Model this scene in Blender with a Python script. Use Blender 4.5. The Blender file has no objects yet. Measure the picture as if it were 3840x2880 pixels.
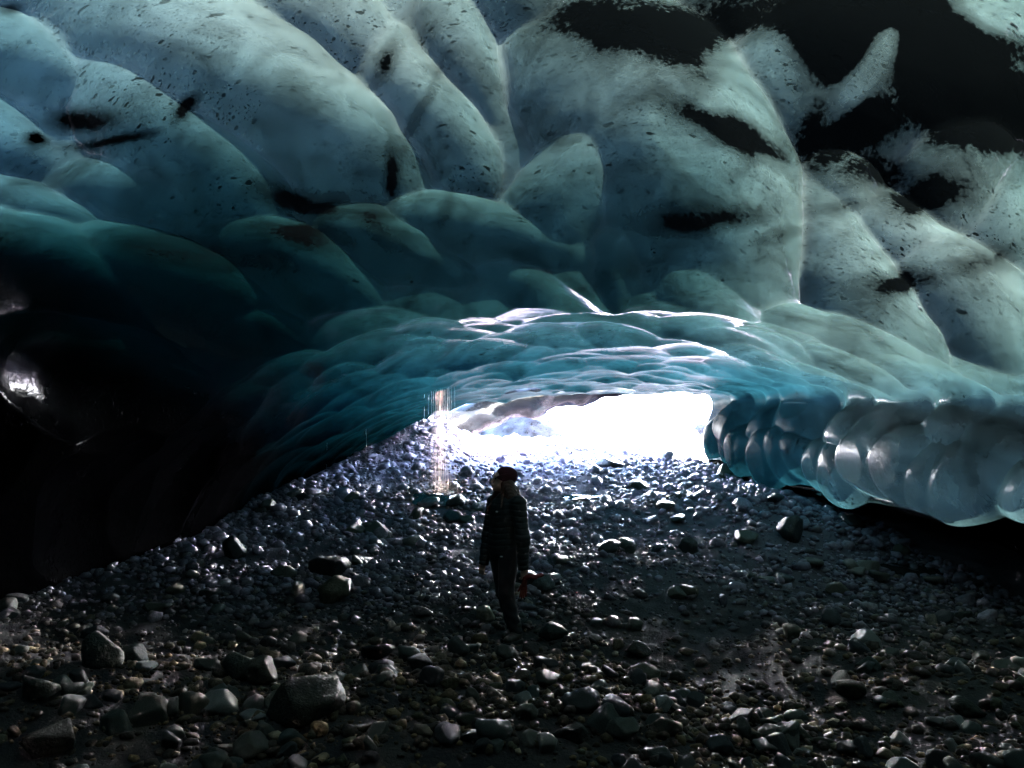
import bpy, bmesh, math, random
import numpy as np
from mathutils import Vector, Matrix

random.seed(7)
rng = np.random.default_rng(11)
scene = bpy.context.scene
COL = scene.collection
R = math.radians

# ------------------------------------------------------------------ camera, sky, sun, exposure
CAM_Z, PITCH, FPX = 1.6, R(6.5), 744.0            # focal length in pixels of a 1024 wide picture
cam_d = bpy.data.cameras.new('camera')
cam_d.sensor_width = 36.0
cam_d.lens = FPX / 1024 * 36.0
cam_d.clip_start = 0.05
cam_d.clip_end = 2000
cam = bpy.data.objects.new('camera', cam_d)
COL.objects.link(cam)
cam.location = (0, 0, CAM_Z)
cam.rotation_euler = (R(90) + PITCH, 0, 0)
scene.camera = cam

SUN_EL, SUN_AZ = R(37), R(158)                    # azimuth measured from +Y (ahead) towards +X (right)
world = bpy.data.worlds.new('World')
scene.world = world
world.use_nodes = True
wn = world.node_tree.nodes
sky = wn.new('ShaderNodeTexSky')
sky.sky_type = 'NISHITA'
sky.sun_disc = False
sky.sun_elevation = SUN_EL
sky.sun_rotation = SUN_AZ
sky.altitude = 100
sky.air_density = 1.0
sky.dust_density = 2.0
wn['Background'].inputs['Strength'].default_value = 0.15
world.node_tree.links.new(sky.outputs[0], wn['Background'].inputs['Color'])

sun_d = bpy.data.lights.new('sun', 'SUN')
sun_d.energy = 5.0
sun_d.angle = R(0.5)
sun_d.color = (1.0, 0.95, 0.88)
sun = bpy.data.objects.new('sun', sun_d)
COL.objects.link(sun)
SDIR = Vector((math.sin(SUN_AZ) * math.cos(SUN_EL), math.cos(SUN_AZ) * math.cos(SUN_EL), math.sin(SUN_EL)))
sun.rotation_euler = SDIR.to_track_quat('Z', 'Y').to_euler()
sun.location = SDIR * 60

vs = scene.view_settings
vs.view_transform = 'Standard'
vs.look = 'None'
vs.exposure = 8.2
vs.gamma = 1.0
cy = scene.cycles
cy.use_denoising = True
cy.max_bounces = 8
cy.diffuse_bounces = 4
cy.glossy_bounces = 3
cy.transmission_bounces = 6
cy.sample_clamp_indirect = 4.0
cy.caustics_reflective = False
cy.caustics_refractive = False

# ------------------------------------------------------------------ helpers
def h3(ix, iy, iz, seed):
    n = (ix.astype(np.int64) * 374761393 + iy.astype(np.int64) * 668265263 + iz.astype(np.int64) * 2147483647 + seed * 974711) & 0xFFFFFFFF
    n = ((n ^ (n >> 13)) * 1274126177) & 0xFFFFFFFF
    n = n ^ (n >> 16)
    return (n & 0xFFFFFF) / float(0xFFFFFF)

def vnoise(p, seed=0):
    """smooth value noise in -1..1, p is (n,3)"""
    f = np.floor(p).astype(np.int64)
    t = p - f
    t = t * t * (3 - 2 * t)
    o = 0
    for dx in (0, 1):
        wx = t[:, 0] if dx else 1 - t[:, 0]
        for dy in (0, 1):
            wy = t[:, 1] if dy else 1 - t[:, 1]
            for dz in (0, 1):
                wz = t[:, 2] if dz else 1 - t[:, 2]
                o = o + wx * wy * wz * h3(f[:, 0] + dx, f[:, 1] + dy, f[:, 2] + dz, seed)
    return o * 2 - 1

def fbm(p, oct=4, seed=0, gain=0.5):
    o, a = 0, 1.0
    for k in range(oct):
        o = o + a * vnoise(p * (2.03 ** k), seed + k * 17)
        a *= gain
    return o

def sstep(a, b, x):
    t = np.clip((x - a) / (b - a), 0, 1)
    return t * t * (3 - 2 * t)

def px_ray(u, v):
    """direction of a picture point (1024x768 units)"""
    d = np.array([(u - 512) / FPX, 1.0, (384 - v) / FPX])
    c, s = math.cos(PITCH), math.sin(PITCH)
    return np.array([d[0], d[1] * c - d[2] * s, d[1] * s + d[2] * c])

def project(P):
    c, s = math.cos(PITCH), math.sin(PITCH)
    y, z = P[:, 1], P[:, 2] - CAM_Z
    fy = y * c + z * s
    fz = -y * s + z * c
    fy = np.where(fy < 0.05, 0.05, fy)
    return 512 + FPX * P[:, 0] / fy, 384 - FPX * fz / fy, fy

def mk(name, V, F, mat=None, parent=None, smooth=True, attrs=None, link=True):
    V = np.asarray(V, dtype=np.float32)
    F = np.asarray(F, dtype=np.int32)
    me = bpy.data.meshes.new(name)
    n = F.shape[1]
    me.vertices.add(len(V))
    me.vertices.foreach_set('co', V.ravel())
    me.loops.add(F.size)
    me.loops.foreach_set('vertex_index', F.ravel())
    me.polygons.add(len(F))
    me.polygons.foreach_set('loop_start', np.arange(0, F.size, n, dtype=np.int32))
    if attrs:
        for k, a in attrs.items():
            a = np.asarray(a, dtype=np.float32)
            if a.ndim == 1:
                at = me.attributes.new(k, 'FLOAT', 'POINT'); at.data.foreach_set('value', a)
            else:
                at = me.attributes.new(k, 'FLOAT_COLOR', 'POINT'); at.data.foreach_set('color', a.ravel())
    me.update(calc_edges=True)
    me.validate()
    me.polygons.foreach_set('use_smooth', np.full(len(me.polygons), smooth, dtype=bool))
    if mat:
        me.materials.append(mat)
    if not link:
        return me
    o = bpy.data.objects.new(name, me)
    COL.objects.link(o)
    if parent:
        o.parent = parent
    return o

def obj(name, me, parent=None, loc=None):
    o = bpy.data.objects.new(name, me)
    COL.objects.link(o)
    if parent:
        o.parent = parent
    if loc is not None:
        o.location = loc
    return o

def tag(o, label=None, cat=None, group=None, kind=None):
    if label: o['label'] = label
    if cat: o['category'] = cat
    if group: o['group'] = group
    if kind: o['kind'] = kind
    return o

def grid_faces(nj, ni):
    j, i = np.meshgrid(np.arange(nj - 1), np.arange(ni - 1), indexing='ij')
    a = (j * ni + i).ravel()
    return np.stack([a, a + 1, a + 1 + ni, a + ni], 1)

def ico(sub):
    bm = bmesh.new()
    bmesh.ops.create_icosphere(bm, subdivisions=sub, radius=1.0)
    bm.verts.ensure_lookup_table()
    V = np.array([v.co[:] for v in bm.verts])
    F = np.array([[v.index for v in f.verts] for f in bm.faces])
    bm.free()
    return V, F

def tube(path, rad, n=8, cap=True):
    """V,F of a swept tube; rad scalar or list"""
    path = np.asarray(path, float)
    m = len(path)
    rad = np.broadcast_to(np.asarray(rad, float), (m,))
    T = np.gradient(path, axis=0)
    T /= np.linalg.norm(T, axis=1)[:, None] + 1e-9
    ref = np.array([0, 0, 1.0]) if abs(T[0, 2]) < 0.9 else np.array([1.0, 0, 0])
    V = []
    for k in range(m):
        a = np.cross(T[k], ref); a /= np.linalg.norm(a)
        b = np.cross(T[k], a)
        ref = np.cross(a, T[k])
        for q in range(n):
            th = 2 * math.pi * q / n
            V.append(path[k] + rad[k] * (math.cos(th) * a + math.sin(th) * b))
    F = []
    for k in range(m - 1):
        for q in range(n):
            F.append([k * n + q, k * n + (q + 1) % n, (k + 1) * n + (q + 1) % n, (k + 1) * n + q])
    return np.array(V), np.array(F)

# ------------------------------------------------------------------ node helpers
class NT:
    def __init__(s, name):
        s.m = bpy.data.materials.new(name)
        s.m.use_nodes = True
        s.t = s.m.node_tree
        s.p = s.t.nodes['Principled BSDF']
        s.out = s.t.nodes['Material Output']
    def n(s, typ, **kw):
        nd = s.t.nodes.new('ShaderNode' + typ)
        for k, v in kw.items():
            if k.startswith('i_'):
                key = k[2:]
                key = int(key) if key.isdigit() else key.replace('_', ' ')
                s.set(nd.inputs[key], v)
            else:
                setattr(nd, k, v)
        return nd
    def set(s, inp, v):
        if isinstance(v, bpy.types.NodeSocket):
            s.t.links.new(v, inp)
        elif isinstance(v, bpy.types.Node):
            s.t.links.new(v.outputs[0], inp)
        else:
            inp.default_value = v
    def math(s, op, a, b=0.0, c=0.0, clamp=False):
        nd = s.n('Math', operation=op, use_clamp=clamp)
        s.set(nd.inputs[0], a); s.set(nd.inputs[1], b); s.set(nd.inputs[2], c)
        return nd.outputs[0]
    def ramp(s, fac, stops):
        nd = s.n('ValToRGB')
        cr = nd.color_ramp
        while len(cr.elements) < len(stops):
            cr.elements.new(0.5)
        for e, (p, c) in zip(cr.elements, stops):
            e.position = p
            e.color = (c, c, c, 1) if isinstance(c, (int, float)) else (*c, 1)
        s.set(nd.inputs[0], fac)
        return nd.outputs[0]
    def mix(s, fac, a, b):
        nd = s.n('Mix', data_type='RGBA')
        s.set(nd.inputs[0], fac)
        for i, v in ((6, a), (7, b)):
            s.set(nd.inputs[i], (*v, 1) if isinstance(v, tuple) and len(v) == 3 else v)
        return nd.outputs[2]
    def noise(s, vec, scale, detail=3, rough=0.5, dist=0.0):
        nd = s.n('TexNoise', i_Scale=scale, i_Detail=detail, i_Roughness=rough, i_Distortion=dist)
        s.set(nd.inputs['Vector'], vec)
        return nd.outputs[0]
    def pset(s, **kw):
        for k, v in kw.items():
            s.set(s.p.inputs[k.replace('_', ' ')], (*v, 1) if isinstance(v, tuple) and len(v) == 3 else v)

def mat_ice(name, body, trans, tweight, rough=0.16, spec_amount=1.0):
    """glacier ice: glossy wet skin, pale body, light let through from behind, black ash specks"""
    m = NT(name)
    co = m.n('TexCoord').outputs['Object']
    ash = m.n('Attribute', attribute_name='ash').outputs['Fac']  # real ash, plus shade painted on the left wall and recess
    blue = m.n('Attribute', attribute_name='blue').outputs['Fac']
    # black grit frozen into the ice: elongated grains of random size, gathered in drifts
    mp = m.n('Mapping'); m.set(mp.inputs[0], co); mp.inputs['Rotation'].default_value = (0.3, 0.5, 0.6); mp.inputs['Scale'].default_value = (1.0, 2.1, 1.0)
    wob = m.n('TexNoise', i_Scale=9.0, i_Detail=2.0); m.set(wob.inputs['Vector'], co)
    wv = m.n('VectorMath', operation='MULTIPLY_ADD'); m.set(wv.inputs[0], wob.outputs['Color']); wv.inputs[1].default_value = (0.12, 0.12, 0.12); m.set(wv.inputs[2], mp.outputs[0])
    grit = None
    for sc, lim, lo in ((11.0, 0.34, 0.50), (24.0, 0.36, 0.34), (6.0, 0.30, 0.74), (46.0, 0.42, 0.52)):
        vo = m.n('TexVoronoi', i_Scale=sc, i_Randomness=1.0); m.set(vo.inputs['Vector'], wv.outputs[0])
        sep = m.n('SeparateColor'); m.set(sep.inputs[0], vo.outputs['Color'])
        rad = m.math('MULTIPLY', m.math('SUBTRACT', sep.outputs[0], lo, clamp=True), lim / (1 - lo))
        g = m.math('MULTIPLY', m.math('SUBTRACT', rad, vo.outputs['Distance']), 22.0, clamp=True)
        grit = g if grit is None else m.math('MAXIMUM', grit, g)
    drift = m.ramp(m.noise(co, 0.9, 3, 0.6), [(0.38, 0.3), (0.62, 1.0)])
    grit = m.math('MULTIPLY', m.math('MULTIPLY', grit, drift), 0.9 * spec_amount)
    cloud = m.ramp(m.noise(co, 1.5, 6, 0.62, 0.8), [(0.28, 0.25), (0.66, 1.0)])
    fine = m.ramp(m.noise(co, 6.5, 4, 0.6, 0.4), [(0.3, 0.86), (0.65, 1.03)])
    cloud = m.math('MULTIPLY', cloud, fine)
    e1 = m.math('MULTIPLY', m.math('SUBTRACT', m.noise(co, 1.8, 4, 0.6, 0.6), 0.5), 1.0)
    e2 = m.math('MULTIPLY', m.math('SUBTRACT', m.noise(co, 26.0, 3, 0.6), 0.5), 0.6)
    ashm = m.math('MULTIPLY', m.math('ADD', m.math('ADD', e1, e2), m.math('SUBTRACT', ash, 0.30)), 1.3, clamp=True)
    ashm = m.math('MULTIPLY', ashm, m.math('MULTIPLY', ash, 5.0, clamp=True))
    dark = m.math('MAXIMUM', grit, ashm)
    bcol = m.mix(blue, body, tuple(c * k for c, k in zip(body, (0.62, 0.95, 1.2))))
    light_loss = m.n('Attribute', attribute_name='light_loss').outputs['Fac']  # hand-set loss that carries the roof's bright and dark zones
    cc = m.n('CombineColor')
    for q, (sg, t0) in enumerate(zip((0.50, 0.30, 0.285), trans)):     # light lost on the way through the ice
        m.set(cc.inputs[q], m.math('MULTIPLY', m.math('EXPONENT', m.math('MULTIPLY', light_loss, -sg)), t0))
    tb_ = m.n('Mix', data_type='RGBA', blend_type='MULTIPLY'); m.set(tb_.inputs[0], blue); m.set(tb_.inputs[6], cc.outputs[0]); tb_.inputs[7].default_value = (0.34, 0.98, 1.45, 1)
    tcol = tb_.outputs[2]
    mu = m.n('Mix', data_type='RGBA', blend_type='MULTIPLY'); mu.inputs[0].default_value = 1.0
    m.set(mu.inputs[6], bcol); m.set(mu.inputs[7], cloud)
    mt = m.n('Mix', data_type='RGBA', blend_type='MULTIPLY'); mt.inputs[0].default_value = 1.0
    m.set(mt.inputs[6], tcol); m.set(mt.inputs[7], cloud)
    base = m.mix(dark, mu.outputs[2], (0.004, 0.004, 0.005))
    tr = m.mix(dark, mt.outputs[2], (0.000013, 0.000019, 0.000020))
    b1 = m.noise(co, 5.0, 3, 0.55); b2 = m.noise(co, 34.0, 3, 0.6)
    hgt = m.math('ADD', m.math('MULTIPLY', b1, 0.02), m.math('ADD', m.math('MULTIPLY', b2, 0.0008), m.math('MULTIPLY', grit, 0.006)))
    bp = m.n('Bump', i_Strength=0.55, i_Distance=1.0); m.set(bp.inputs['Height'], hgt)
    rgh = m.math('ADD', m.math('MULTIPLY_ADD', m.noise(co, 3.0, 4, 0.6), rough * 1.2, rough * 0.4), m.math('MULTIPLY', blue, 0.2))     # the roof by the mouth is frosted
    m.pset(Base_Color=base, Roughness=rgh, IOR=1.31, Specular_IOR_Level=m.math('MULTIPLY', m.math('MULTIPLY_ADD', blue, -0.3, 0.32), m.math('MULTIPLY_ADD', ashm, -0.75, 1.0)), Normal=bp.outputs[0])
    tb = m.n('BsdfTranslucent'); fac0 = m.math('DIVIDE', tweight, m.math('MULTIPLY_ADD', blue, 0.56, tweight))
    trs = m.n('VectorMath', operation='SCALE'); m.set(trs.inputs[0], tr); m.set(trs.inputs['Scale'], fac0)
    m.set(tb.inputs['Color'], trs.outputs[0]); m.set(tb.inputs['Normal'], bp.outputs[0])
    fac = m.math('MAXIMUM', m.math('MULTIPLY_ADD', blue, 0.56, tweight), m.math('MULTIPLY', ashm, 0.86), clamp=True)
    mx = m.n('MixShader'); m.set(mx.inputs[0], fac)
    m.set(mx.inputs[1], m.p.outputs[0]); m.set(mx.inputs[2], tb.outputs[0])
    m.set(m.out.inputs['Surface'], mx.outputs[0])
    return m.m

def mat_stone(name, attr=True):
    m = NT(name)
    co = m.n('TexCoord').outputs['Object']
    if attr:
        tint = m.n('Attribute', attribute_name='tint').outputs['Color']
    else:
        tint = m.ramp(m.n('ObjectInfo').outputs['Random'], [(0.0, (0.055, 0.055, 0.062)), (0.35, (0.09, 0.088, 0.088)), (0.55, (0.14, 0.128, 0.10)), (0.72, (0.09, 0.105, 0.10)), (0.88, (0.19, 0.175, 0.15)), (1.0, (0.32, 0.31, 0.3))])
    n1 = m.noise(co, 24.0, 5, 0.65)
    mu = m.n('Mix', data_type='RGBA', blend_type='MULTIPLY'); mu.inputs[0].default_value = 1.0
    m.set(mu.inputs[6], tint); m.set(mu.inputs[7], m.ramp(n1, [(0.25, 0.45), (0.75, 1.25)]))
    bp = m.n('Bump', i_Strength=0.6, i_Distance=0.02); m.set(bp.inputs['Height'], m.noise(co, 55.0, 4, 0.6))
    wet = m.ramp(m.noise(co, 2.3, 3, 0.6), [(0.35, 0.3), (0.65, 0.6)])
    gp = m.n('NewGeometry').outputs['Position']; sx_ = m.n('SeparateXYZ'); m.set(sx_.inputs[0], gp)
    damp = m.math('MULTIPLY_ADD', sx_.outputs[1], 0.3, m.math('MULTIPLY_ADD', m.noise(gp, 0.8, 2), 1.2, -2.75), clamp=True)
    wet = m.math('MULTIPLY_ADD', m.math('SUBTRACT', 1.0, damp), 0.28, wet)
    cw = None
    m.pset(Base_Color=mu.outputs[2], Roughness=wet, Normal=bp.outputs[0], IOR=1.5, Coat_Weight=m.math('MULTIPLY', damp, 0.15), Coat_Roughness=0.25, Specular_IOR_Level=m.math('MULTIPLY_ADD', damp, 0.22, 0.12))
    return m.m

def mat_plain(name, col, rough=0.7, noise_scale=40.0, amt=0.35, bump=0.15, **kw):
    m = NT(name)
    co = m.n('TexCoord').outputs['Object']
    nz = m.noise(co, noise_scale, 4, 0.6)
    c = m.mix(nz, tuple(x * (1 - amt) for x in col), tuple(min(1, x * (1 + amt)) for x in col))
    bp = m.n('Bump', i_Strength=bump, i_Distance=0.01); m.set(bp.inputs['Height'], nz)
    m.pset(Base_Color=c, Roughness=rough, Normal=bp.outputs[0], **kw)
    return m.m

# ------------------------------------------------------------------ ground
def ground_z(x, y):
    x = np.asarray(x, float); y = np.asarray(y, float)
    p = np.stack([x, y, np.zeros_like(x)], -1).reshape(-1, 3)
    sl = 0.222
    t = y - 7.4
    soft = 0.5 * (t + np.sqrt(t * t + 0.8)) * sl                       # bends up behind the person
    over = y - 18.5
    soft = soft - 0.5 * (over + np.sqrt(over * over + 1.0)) * (sl - 0.012)
    z = soft - 0.09
    z = z + 0.09 * fbm(p * 0.55, 3, 3).reshape(x.shape) + 0.035 * fbm(p * 2.1, 3, 5).reshape(x.shape)
    z = z + 0.72 * np.exp(-(((x + 2.15) / 0.95) ** 2 + ((y - 17.3) / 0.9) ** 2)) + 0.2 * np.exp(-(((x + 1.6) / 0.7) ** 2 + ((y - 15.6) / 1.0) ** 2))      # gravel heap beside the mouth
    z = z + 0.22 * np.exp(-(((x + 3.6) / 1.3) ** 2 + ((y - 5.6) / 1.0) ** 2))         # bank of larger stones, left
    z = z + 0.20 * np.exp(-(((x - 3.9) / 0.9) ** 2 + ((y - 11.6) / 1.6) ** 2))        # bank under the right-hand ice
    z = z - 0.12 * np.exp(-(((x - 1.9) / 0.9) ** 2 + ((y - 7.2) / 1.6) ** 2))         # worn hollow, right of the person
    z = z - 0.075 * np.exp(-((x / 0.6) ** 2 + ((y - 7.15) / 0.6) ** 2))               # the person stands in a slight dip
    far = np.clip(np.hypot(x, y - 10) - 60, 0, None)
    return z + far * 0.02

m_ground = NT('wet_silt')
co = m_ground.n('TexCoord').outputs['Object']
n1 = m_ground.noise(co, 2.2, 5, 0.65); n2 = m_ground.noise(co, 38.0, 4, 0.7); n3 = m_ground.noise(co, 0.9, 3)
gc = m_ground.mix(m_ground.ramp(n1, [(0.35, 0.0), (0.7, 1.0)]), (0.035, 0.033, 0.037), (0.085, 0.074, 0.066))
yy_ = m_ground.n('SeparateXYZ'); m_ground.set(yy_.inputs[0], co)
gc = m_ground.mix(m_ground.math('MULTIPLY', m_ground.math('MULTIPLY_ADD', n1, 4.0, m_ground.math('SUBTRACT', yy_.outputs[1], 9.5)), 0.13, clamp=True), gc, (0.30, 0.27, 0.34))  # lilac daylight wash towards the mouth painted into the silt colour
bp = m_ground.n('Bump', i_Strength=0.9, i_Distance=0.03); m_ground.set(bp.inputs['Height'], n2)
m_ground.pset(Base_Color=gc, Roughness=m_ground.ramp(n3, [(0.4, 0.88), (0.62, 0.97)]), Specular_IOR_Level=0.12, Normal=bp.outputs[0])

def axis(dense_lo, dense_hi, step, far):
    a = list(np.arange(dense_lo, dense_hi, step))
    s, v, up = step, dense_hi, []
    while v < far:
        up.append(v); s *= 1.35; v += s
    s, v, dn = step, dense_lo, []
    while v > -far:
        s *= 1.35; v -= s; dn.append(v)
    return np.array(dn[::-1] + a + up)
gx, gy = axis(-7, 7.5, 0.06, 700), axis(2.0, 20, 0.06, 900)
GX, GY = np.meshgrid(gx, gy)
GZ = ground_z(GX, GY)
pp = np.stack([GX, GY, GX * 0], -1).reshape(-1, 3)
GZ = GZ + (0.018 * fbm(pp * 6.0, 3, 41)).reshape(GX.shape)
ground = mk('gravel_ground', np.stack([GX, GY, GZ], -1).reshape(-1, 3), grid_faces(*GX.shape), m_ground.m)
tag(ground, 'dark wet silt and gravel floor of the ice cave', kind='structure')

# ------------------------------------------------------------------ ice shell of the cave: rings of control points, left foot to right recess
RINGS = [  # y, [(x, z) ...] 14 points; the last rings lean back on the right
 (-13.0, [(x * .3, min(z, .1) - .4) for x, z in [(-5.0,-.6),(-4.9,.2),(-4.9,1.4),(-4.5,2.4),(-3.6,3.1),(-2.0,3.6),(0,3.8),(2.0,3.6),(3.4,3.2),(4.5,2.7),(5.0,2.1),(5.3,1.5),(5.5,.8),(5.6,-.6)]]),
 (-9.0, [(-5.0,-.6),(-4.9,.2),(-4.9,1.4),(-4.5,2.4),(-3.6,3.1),(-2.0,3.6),(0,3.8),(2.0,3.6),(3.4,3.2),(4.5,2.7),(5.0,2.1),(5.3,1.5),(5.5,.8),(5.6,-.6)]),
 (-4.0, [(-5.5,-.6),(-5.5,.3),(-5.4,1.6),(-5.0,2.9),(-3.9,4.0),(-2.0,4.8),(0,5.0),(2.0,4.7),(3.4,4.0),(4.6,3.1),(5.3,2.3),(5.6,1.6),(5.8,.8),(5.9,-.6)]),
 (1.5,  [(-5.6,-.6),(-5.6,.2),(-5.5,1.6),(-4.9,3.1),(-3.7,4.3),(-1.9,5.0),(0,5.2),(1.7,4.95),(2.9,4.3),(4.2,3.25),(5.1,2.35),(5.45,1.6),(5.4,1.1),(6.5,-.6)]),
 (5.0,  [(-5.6,-.6),(-5.6,.2),(-5.5,1.5),(-4.7,2.95),(-3.44,3.97),(-1.7,4.77),(0,4.95),(1.7,4.75),(2.9,4.0),(4.0,3.1),(5.2,2.3),(4.95,1.75),(5.2,1.1),(6.6,-.6)]),
 (7.0,  [(-5.6,-.5),(-5.55,.2),(-5.35,1.2),(-4.8,2.4),(-3.9,3.2),(-2.4,3.9),(0,4.38),(2.2,4.0),(3.3,3.35),(4.5,2.7),(5.4,2.2),(5.05,1.7),(5.15,1.1),(6.3,-.5)]),
 (9.0,  [(-5.2,-.2),(-5.1,.32),(-4.7,1.15),(-4.1,1.95),(-3.3,2.6),(-2.0,3.22),(0,3.44),(2.2,3.4),(3.3,3.14),(4.2,2.76),(5.0,2.42),(4.55,1.85),(4.7,1.04),(5.9,-.2)]),
 (10.0, [(-4.9,-.1),(-4.8,.5),(-4.4,1.2),(-3.8,1.95),(-3.0,2.6),(-1.8,3.2),(0,3.5),(2.0,3.48),(3.2,3.2),(4.1,2.8),(4.95,2.5),(4.5,1.9),(4.7,1.1),(5.7,-.1)]),
 (11.0, [(-4.6,.1),(-4.45,.72),(-4.1,1.3),(-3.5,2.0),(-2.7,2.6),(-1.6,3.05),(0,3.36),(1.9,3.38),(3.1,3.2),(4.0,2.88),(4.8,2.6),(4.45,2.0),(4.65,1.15),(5.6,.1)]),
 (13.5, [(-4.3,.7),(-4.1,1.25),(-3.7,1.6),(-3.1,2.1),(-2.3,2.52),(-1.2,2.84),(0.2,3.1),(1.7,3.17),(2.9,3.12),(3.7,2.98),(4.4,2.85),(4.05,2.2),(4.15,1.4),(4.9,.7)]),
 (15.5, [(-3.8,1.3),(-3.6,1.75),(-3.2,2.0),(-2.6,2.4),(-1.9,2.72),(-0.9,2.98),(0.3,3.12),(1.5,3.17),(2.5,3.12),(3.3,3.05),(4.25,2.98),(4.02,2.4),(4.15,1.65),(4.7,1.2)]),
 (17.3, [(-3.1,1.7),(-2.95,2.1),(-2.6,2.3),(-2.1,2.6),(-1.5,2.88),(-0.6,3.08),(0.5,3.2),(1.5,3.24),(2.4,3.2),(3.1,3.14),(4.1,3.06),(3.9,2.45),(4.0,1.75),(4.5,1.3)]),
]
NC = 16
for k, (yy, pts) in enumerate(RINGS):                              # deepen the recess under the right-hand lip
    lx, lz = pts[12]; ex, ez = pts[13]
    dp = float(np.interp(yy, [-9, 1, 11, 13.5, 17.3], [.3, 1, 1, .5, .3]))
    up = .03 * float(np.interp(yy, [3, 5, 9, 11, 13], [1, 1, .6, .3, 0]))
    RINGS[k] = (yy, pts[:12] + [(lx, lz + up), (lx + .55 * dp, lz + up + .12 * dp), (lx + 1.7 * dp, lz - .15), (max(lx + 1.9 * dp, ex), ez)])
ctrl = np.zeros((len(RINGS), NC, 3))
for k, (yy, pts) in enumerate(RINGS):
    for i, (x, z) in enumerate(pts):
        s = i / (NC - 1)
        lean = {15.5: 1.1, 17.3: 1.9}.get(yy, 0.0) * float(sstep(0.35, 0.85, np.array(s)))
        ctrl[k, i] = (x, yy - lean, z)

def catmull(P, t, tk):
    """non-uniform cubic Hermite through P at knots tk (axis 0), evaluated at t"""
    m = np.zeros_like(P)
    dt = np.diff(tk)
    sl = np.diff(P, axis=0) / dt.reshape(-1, *([1] * (P.ndim - 1)))
    m[0], m[-1] = sl[0], sl[-1]
    w = dt.reshape(-1, *([1] * (P.ndim - 1)))
    m[1:-1] = (sl[:-1] * w[1:] + sl[1:] * w[:-1]) / (w[1:] + w[:-1])
    k = np.clip(np.searchsorted(tk, t, side='right') - 1, 0, len(tk) - 2)
    hh = (tk[k + 1] - tk[k]); q = (t - tk[k]) / hh
    sh = (-1,) + (1,) * (P.ndim - 1)
    q = q.reshape(sh); hh = hh.reshape(sh)
    return (2*q**3-3*q**2+1)*P[k] + (q**3-2*q**2+q)*hh*m[k] + (-2*q**3+3*q**2)*P[k+1] + (q**3-q**2)*hh*m[k+1]

yk = np.array([r[0] for r in RINGS])
rows = np.concatenate([np.arange(-13, 1.5, 0.15), np.arange(1.5, 3.2, 0.06), np.arange(3.2, 9.6, 0.026), np.arange(9.6, 17.3, 0.034), [17.3]])
NI = 640
rowsP = catmull(ctrl, rows, yk)                                    # (NJ,14,3)
NJ = len(rows)
tt = np.linspace(0, NC - 1, 240)
dense = np.stack([catmull(rowsP[:, i].transpose(0, 1)[None].repeat(1, 0)[0], np.arange(NJ, dtype=float), np.arange(NJ, dtype=float)) for i in range(NC)], 0)
dense = catmull(dense, tt, np.arange(NC, dtype=float)).transpose(1, 0, 2)   # (NJ,240,3)
seg = np.linalg.norm(np.diff(dense, axis=1), axis=2)
cum = np.concatenate([np.zeros((NJ, 1)), np.cumsum(seg, 1)], 1)
BASE = np.zeros((NJ, NI, 3))
TPAR = np.zeros((NJ, NI))
for j in range(NJ):
    s = np.linspace(0, cum[j, -1], NI)
    TPAR[j] = np.interp(s, cum[j], tt)
    for c in range(3):
        BASE[j, :, c] = np.interp(s, cum[j], dense[j, :, c])

def grid_normals(P):
    du = np.gradient(P, axis=1); dv = np.gradient(P, axis=0)
    n = np.cross(du, dv)
    return n / (np.linalg.norm(n, axis=2)[..., None] + 1e-9)
NRM = grid_normals(BASE)
if NRM[NJ // 2, NI // 2, 2] < 0:
    NRM = -NRM                                                     # points out of the cave, into the ice

BP = BASE.reshape(-1, 3)
bu, bv, bd = project(BP)
front = (BP[:, 1] > 2.5)
def pick(u, v):
    """the nearest point of the smooth shell seen at picture point (u, v)"""
    d2 = (bu - u) ** 2 + (bv - v) ** 2 + np.where(front, 0, 1e9)
    c = np.where(d2 < max(d2.min() * 1.0 + 9.0, 9.0))[0]
    return c[np.argmin(bd[c])]

# hollows melted by the wind: picture centre, half width / half height in pixels, tilt of the long axis, depth (m)
HOLLOWS = [
 (200,176,175,56,-8,.36),(262,108,185,78,-20,.42),(432,120,150,52,-62,.34),(476,58,120,40,-62,.28),(600,98,120,80,0,.36),(520,4,100,38,12,.24),
 (36,82,75,52,-20,.30),(8,150,55,60,-40,.28),(165,212,95,30,0,.22),(40,222,80,32,-5,.24),(90,20,110,40,0,.30),(300,15,150,40,-5,.3),
 (574,200,62,60,-65,.22),(497,246,75,36,8,.22),(622,268,62,30,-12,.18),(672,186,150,82,-14,.36),(860,92,150,80,30,.42),(960,60,120,80,10,.4),
 (740,40,130,60,10,.36),(948,182,100,42,12,.30),(850,218,85,28,22,.22),(905,252,115,28,15,.22),(1000,215,70,40,20,.24),
 (860,286,120,38,12,.16),(690,300,130,24,5,.14),(540,302,120,22,0,.14),(960,300,90,34,10,.24),(400,262,90,36,-10,.22),(300,282,110,40,-10,.22),
 (180,300,120,50,-12,.26),(60,290,100,60,-10,.26),(250,340,100,32,-10,.18),(120,380,100,50,-10,.22),
]
MH = []          # centre, 3x3 matrix, depth, reach
def add_hollow(c, e1, e2, nn, ra, rb, h, hn=None):
    M = np.stack([e1 / ra, e2 / rb, nn / (hn or max(ra, rb))])
    MH.append((c, M, h, 1.75 * max(ra, rb)))
NF = NRM.reshape(-1, 3)
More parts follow.
